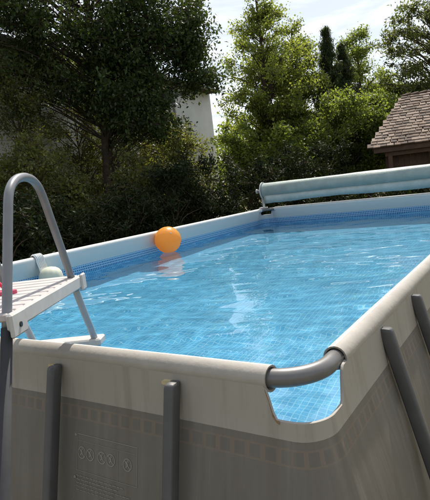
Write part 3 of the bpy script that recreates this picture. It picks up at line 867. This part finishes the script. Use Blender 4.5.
# ------------------------------------------------------------------ trees and shrubs
RNG = np.random.default_rng(42)
def leaves_mesh(name, C, N_, length, width, material, tone, droop=0.3):
    """leaf-sized folded quads at points C with rough directions; tone 0..1 per leaf"""
    n = len(C)
    d = RNG.normal(0, 1, (n, 3)); d[:, 2] -= droop * 1.6; d /= np.linalg.norm(d, axis=1)[:, None]
    up = RNG.normal(0, .55, (n, 3)); up[:, 2] += 1.0
    sd = np.cross(d, up); sd /= np.linalg.norm(sd, axis=1)[:, None] + 1e-9
    nn = np.cross(sd, d)
    l = length * RNG.uniform(.65, 1.25, n)[:, None]; w = width * RNG.uniform(.7, 1.2, n)[:, None]
    V = np.empty((n, 4, 3), np.float32)
    V[:, 0] = C - d * l * .5
    V[:, 1] = C + sd * w * .5 - d * l * .05 + nn * w * .16
    V[:, 2] = C + d * l * .5
    V[:, 3] = C - sd * w * .5 - d * l * .05 + nn * w * .16
    me = bpy.data.meshes.new(name)
    me.vertices.add(n * 4); me.vertices.foreach_set('co', V.ravel())
    F = (np.arange(n)[:, None] * 4 + np.array([0, 1, 2, 0, 2, 3])[None]).astype(np.int32).ravel()
    me.loops.add(n * 6); me.loops.foreach_set('vertex_index', F)
    me.polygons.add(n * 2); me.polygons.foreach_set('loop_start', np.arange(0, n * 6, 3, dtype=np.int32))
    me.update(calc_edges=True)
    at = me.attributes.new('tone', 'FLOAT', 'POINT'); at.data.foreach_set('value', np.repeat(np.clip(tone, 0, 1), 4).astype(np.float32))
    me.materials.append(material)
    return me
def clumps_in(ells, shell=0.55):
    out = []
    for (cx, cy, cz), (rx, ry, rz_), n in ells:
        v = RNG.normal(0, 1, (n, 3)); v /= np.linalg.norm(v, axis=1)[:, None]
        r = RNG.uniform(shell ** 3, 1, n) ** (1 / 3)
        out.append(np.array([cx, cy, cz]) + v * r[:, None] * np.array([rx, ry, rz_]))
    return np.vstack(out)
def plant(name, label, cat, base, trunk_pts, trunk_r, ells, per, rc, leaf, material, group=None, droop=.3, shell=.5, squash=.75, wood='bark', limb_r=.035, limbs=True, nv=7):
    base = np.array([base[0], base[1], 0.0])
    root = empty(name, base, 0, label, cat, group)
    T = smooth_path(trunk_pts, 6)
    mb = MB()
    rad = np.interp(np.linspace(0, 1, len(T)), [0, .05, .5, 1], [trunk_r * 1.5, trunk_r * 1.1, trunk_r * .75, trunk_r * .18])
    mb.tube(T, rad, 9)
    Cc = clumps_in(ells, shell)
    pts = []; tones = []
    for c in Cc:
        if limbs:
            # limb leaves the trunk lower than the clump and rises to it in a bow
            hgt = np.clip(c[2] - .45 * np.hypot(c[0], c[1]) - RNG.uniform(.1, .5), T[0][2] + .15 * (T[-1][2]), T[-1][2] * .97)
            k = int(np.argmin(np.abs(T[:, 2] - hgt))); a = T[k]
            mid = (a + c) / 2 + np.array([0, 0, .10 * np.linalg.norm(c - a)]) + RNG.normal(0, .06, 3)
            P = smooth_path([a, mid, c], 4)
            mb.tube(P, np.linspace(min(limb_r, rad[k] * .6), .006, len(P)), 5, cap=False)
        n = int(per * RNG.uniform(.6, 1.3))
        # a few twigs per clump, leaves strung along them
        nt = max(3, n // 22)
        for q in range(nt):
            d = RNG.normal(0, 1, 3); d[2] = d[2] * squash + .12; d /= np.linalg.norm(d) + 1e-9
            ln = rc * RNG.uniform(.55, 1.25); e = c + d * ln * np.array([1, 1, squash])
            if limbs: mb.tube([c, (c + e) / 2 + RNG.normal(0, .02, 3), e], [.008, .006, .003], 3, cap=False)
            m = n // nt; tt = RNG.uniform(.2, 1.08, m)[:, None]
            pts.append(c + (e - c) * tt + RNG.normal(0, .035 + .09 * rc, (m, 3)))
            tones.append(np.full(m, RNG.uniform(.15, .85)) + RNG.normal(0, .16, m))
    P = np.vstack(pts); tone = np.concatenate(tones)
    keep = P[:, 2] > .03
    P = P[keep]; tone = tone[keep]
    mb.build('trunk', M[wood], root, True)
    link('crown', leaves_mesh('crown', P, None, leaf[0], leaf[1], M[material], tone, droop), root)
    return root

# the great dark tree in front of the house
plant('garden_tree', 'great dark broadleaf tree whose crown fills the upper left', 'tree', (-2.2, 12.5),
      [(0, 0, -.02), (-.03, 0, 1.2), (.05, .05, 2.6), (.12, .1, 4.2), (.05, .1, 6.2), (0, 0, 8.0)], .17,
      [((.1, 0, 6.4), (2.3, 1.8, 2.1), 84), ((1.78, -.2, 5.35), (.85, .9, 1.5), 36), ((-2.2, -.6, 6.5), (1.5, 1.2, 1.0), 28), 
       ((-2.1, -.8, 5.0), (1.3, .9, .8), 20), ((-.2, -.3, 4.2), (2.0, 1.2, .7), 18), ((.3, -.5, 5.2), (1.7, 1.0, .9), 30), ((1.0, -.4, 3.7), (.75, .7, .8), 40), ((.6, -.6, 4.6), (.9, .6, .6), 14), ((2.0, -.3, 4.75), (.4, .4, .3), 7), ((2.3, -.3, 4.15), (.28, .3, .25), 7)], 235, .52, (.095, .052), 'leaf_big', limb_r=.022, shell=.3)

shr = [(-2.87, 7.6, 2.15, 0.70), (-2.54, 8.4, 2.1, 0.62), (-2.02, 9.0, 2.0, 0.64), (-1.39, 9.8, 2.1, 0.66), (-0.73, 10.6, 2.52, 0.68), (0.04, 11.35, 2.57, 0.68), (0.97, 12.6, 2.78, 0.74), (2.03, 13.6, 2.86, 0.74), (3.10, 14.2, 2.8, 0.70), (2.6, 12.1, 1.62, .6), (3.6, 11.9, 1.6, .6), (4.6, 11.6, 1.6, .6)]
lab = ['dark laurel shrub at the far left, behind the arched handrail', 'dark laurel shrub just right of the handrail arch', 'dark laurel shrub below the big tree trunk, second from the handrail',
       'dark laurel shrub directly right of the big tree trunk', 'dark laurel shrub behind the orange ball', 'dark laurel shrub beside the ball, towards the roller', 'dark laurel shrub just left of the end of the cover roller',
       'dark laurel shrub behind the left end of the cover roller', 'dark laurel shrub behind the roller, nearest the shed', 'low dark laurel under the middle of the cover roller', 'low dark laurel under the cover roller, in front of the shed corner', 'low dark laurel under the cover roller at the right edge']
for (x, y, hgt, r_), lb in zip(shr, lab):
    plant('laurel_shrub', lb, 'shrub', (x, y), [(0, 0, -.02), (.03, 0, .5), (0, .03, 1.1), (.02, 0, hgt * .7)], .04,
          [((0, 0, hgt * .5), (r_, r_ * .8, hgt * .47), 52)], 150, .30, (.085, .036), 'leaf_dark', 'laurel shrubs round the back of the pool', shell=.25, wood='twig', limb_r=.014)
pal = [(-3.25, 10.6, 3.1, .85), (-2.75, 10.9, 2.5, .60), (-1.30, 11.4, 2.7, .65), (-4.3, 10.0, 3.9, .8), (-0.45, 12.6, 3.25, .7), (-3.75, 11.7, 4.95, .85), (-3.05, 13.9, 5.2, .95), (-2.1, 15.2, 5.0, .9), (-1.2, 16.2, 4.4, .8)]
lab = ['pale green loose shrub in front of the house wall, above the handrail', 'pale green shrub just left of the big tree trunk', 'pale green shrub right of the big tree trunk', 'pale green shrub at the left edge of the view under the house eave', 'pale green shrub below the white house corner', 'sunlit yellow-green shrub against the house below its roof at the left edge', 'sunlit yellow-green shrub against the house, seen left of the tree trunk', 'sunlit yellow-green shrub against the house, straight behind the tree trunk', 'sunlit shrub against the house wall, right of the tree trunk']
for (x, y, hgt, r_), lb in zip(pal, lab):
    plant('tall_shrub', lb, 'shrub', (x, y), [(0, 0, -.02), (.05, 0, .9), (-.04, .03, 2.0), (.02, 0, hgt * .8)], .05,
          [((0, 0, hgt * .62), (r_, r_ * .8, hgt * .38), int(60 + 14 * (y > 11.6)))], 120, .38, (.075, .040), 'leaf_pale', 'pale shrubs in front of the house', shell=.2, wood='twig', limb_r=.016)
mid = [(1.1, 16, 3.68, .72), (2.3, 17.6, 3.98, .9), (3.2, 16.2, 3.66, .8), (1.25, 21, 4.69, .95), (2.1, 15.2, 3.3, .7)]
lab = ['green shrub between the house corner and the tall light tree', 'green shrub under the tall light tree', 'green shrub under the middle trees, above the roller', 'sunlit far shrub beside the white house corner', 'low green shrub in front of the tall light tree']
for (x, y, hgt, r_), lb in zip(mid, lab):
    plant('garden_shrub', lb, 'shrub', (x, y), [(0, 0, -.02), (.04, 0, .8), (-.03, .03, 1.7), (.02, 0, hgt * .75)], .05,
          [((0, 0, hgt * .55), (r_, r_ * .8, hgt * .43), 46)], 110, .36, (.12, .065), 'leaf_bush', 'green shrubs under the middle trees', shell=.25, wood='twig', limb_r=.016)
# tall light-leaved trees
def tall(x, y, h_, rx, label, n, mt='leaf_light', base_z=1.6):
    ells = []
    k = 7
    for i in range(k):
        t = (i + .5) / k; z = base_z + (h_ - base_z) * t
        r_ = rx * (0.55 + .75 * math.sin(PI * min(1, t * .82 + .12))) * (1 if t < .7 else (1.08 - t) / .38 * .9 + .1)
        ells.append(((RNG.normal(0, .10), RNG.normal(0, .1), z), (max(r_, .22), max(r_, .22), (h_ - base_z) / k * .75), max(5, int(n * r_ / rx / k))))
    plant('light_tree', label, 'tree', (x, y), [(0, 0, -.02), (.05, 0, h_ * .25), (-.04, .03, h_ * .5), (.03, 0, h_ * .75), (0, 0, h_ * .98)], .10, ells, 250, .39, (.080, .055), mt, 'light green trees behind the pool', shell=.1, droop=.45, limb_r=.022)
tall(2.08, 17.0, 7.45, 1.08, 'tallest light green tree, rising beside the house corner to the top edge', 130)
tall(3.25, 18.2, 6.6, .9, 'light green tree second from the house, left of the dark conifer', 100)
tall(5.85, 20.2, 6.55, 1.25, 'light green tree right of the dark conifers', 140, 'leaf_bush')
tall(2.75, 18.8, 6.2, 1.0, 'narrow light green tree half hidden behind the tallest one', 80)
# broad bush in front of the conifers
plant('broad_bush', 'broad rounded light green bush left of the shed roof', 'bush', (4.15, 16.1), [(0, 0, -.02), (.05, 0, .9), (-.05, .05, 2.0), (0, 0, 3.4)], .09,
      [((0, 0, 2.8), (1.35, 1.0, 1.35), 105), ((.9, .1, 2.9), (.9, .8, .9), 36), ((-.8, 0, 2.4), (.7, .7, 1.0), 30)], 230, .34, (.088, .054), 'leaf_bush', shell=.4, droop=.4, limb_r=.025)
plant('broad_bush', 'rounded green bush behind the roof ridge of the shed', 'bush', (6.6, 17.9), [(0, 0, -.02), (.05, 0, .9), (-.05, .05, 2.0), (0, 0, 3.4)], .09,
      [((0, 0, 2.8), (1.5, 1.0, 1.5), 95)], 220, .36, (.088, .054), 'leaf_bush', shell=.4, droop=.4, limb_r=.025)
# conifers
def conifer(x, y, h_, r0, label):
    root = empty('conifer_tree', (x, y, 0), 0, label, 'tree', 'dark conifers'); mb = MB()
    mb.tube([(0, 0, -.02), (.02, 0, h_ * .5), (0, 0, h_)], [.10, .06, .006], 8)
    pts = []; tn = []
    for i in range(330):
        t = RNG.uniform(.08, 1) ** .8; z = h_ * t; L_ = r0 * (1.03 - t) ** 1.05 * RNG.uniform(.45, 1.25) + .03
        a = RNG.uniform(0, 2 * PI); e = np.array([L_ * math.cos(a), L_ * math.sin(a), z + L_ * .65])
        mb.tube([(0, 0, z), e], [.012, .003], 3, cap=False)
        m = int(170 * (L_ + .15)); s = RNG.uniform(.1, 1.02, m)[:, None]
        pts.append(np.array([0, 0, z]) + (e - np.array([0, 0, z])) * s + RNG.normal(0, .05, (m, 3))); tn.append(np.full(m, RNG.uniform(.1, .9)))
    mb.build('trunk', M['bark'], root, True)
    link('crown', leaves_mesh('crown', np.vstack(pts), None, .13, .025, M['leaf_conifer'], np.concatenate(tn), -.7), root)
conifer(4.35, 18.3, 6.35, 1.6, 'dark pointed conifer, the taller and left one of two')
conifer(4.9, 18.6, 5.9, 1.6, 'dark pointed conifer, the shorter and right one of two')
# feathery tree at the right
plant('feathery_tree', 'feathery open-crowned tree rising over the shed at the right edge', 'tree', (7.6, 17.0),
      [(0, 0, -.02), (-.05, 0, 1.8), (-.25, .05, 3.6), (-.15, 0, 5.2), (-.1, 0, 6.6)], .09,
      [((-.4, 0, 5.4), (1.45, 1.0, 1.3), 62), ((-.9, 0, 4.3), (.9, .8, .6), 26), ((.8, 0, 6.3), (1.2, 1.0, 1.0), 36)], 120, .42, (.13, .045), 'leaf_feather', shell=.1, droop=.15, squash=.45, limb_r=.022)
# woodland beyond the garden, a mass of far leaves
def backdrop():
    pts = []
    for i in range(520):
        x = RNG.uniform(-26, 30); y = 30 + RNG.uniform(0, 5) - .012 * x * x; h_ = 3.6 + 1.2 * math.sin(x * .55) + RNG.normal(0, .4)
        z = RNG.uniform(.2, 1) ** .8 * h_
        pts.append(np.array([x, y, z]) + RNG.normal(0, .55, (80, 3)))
    P = np.vstack(pts); P = P[P[:, 2] > .1]
    tag(link('far_trees', leaves_mesh('far_trees', P, None, .32, .2, M['leaf_bush'], RNG.uniform(0, 1, len(P)), .3)), 'distant green woodland closing the view behind the garden', 'trees', None, 'stuff')
backdrop()
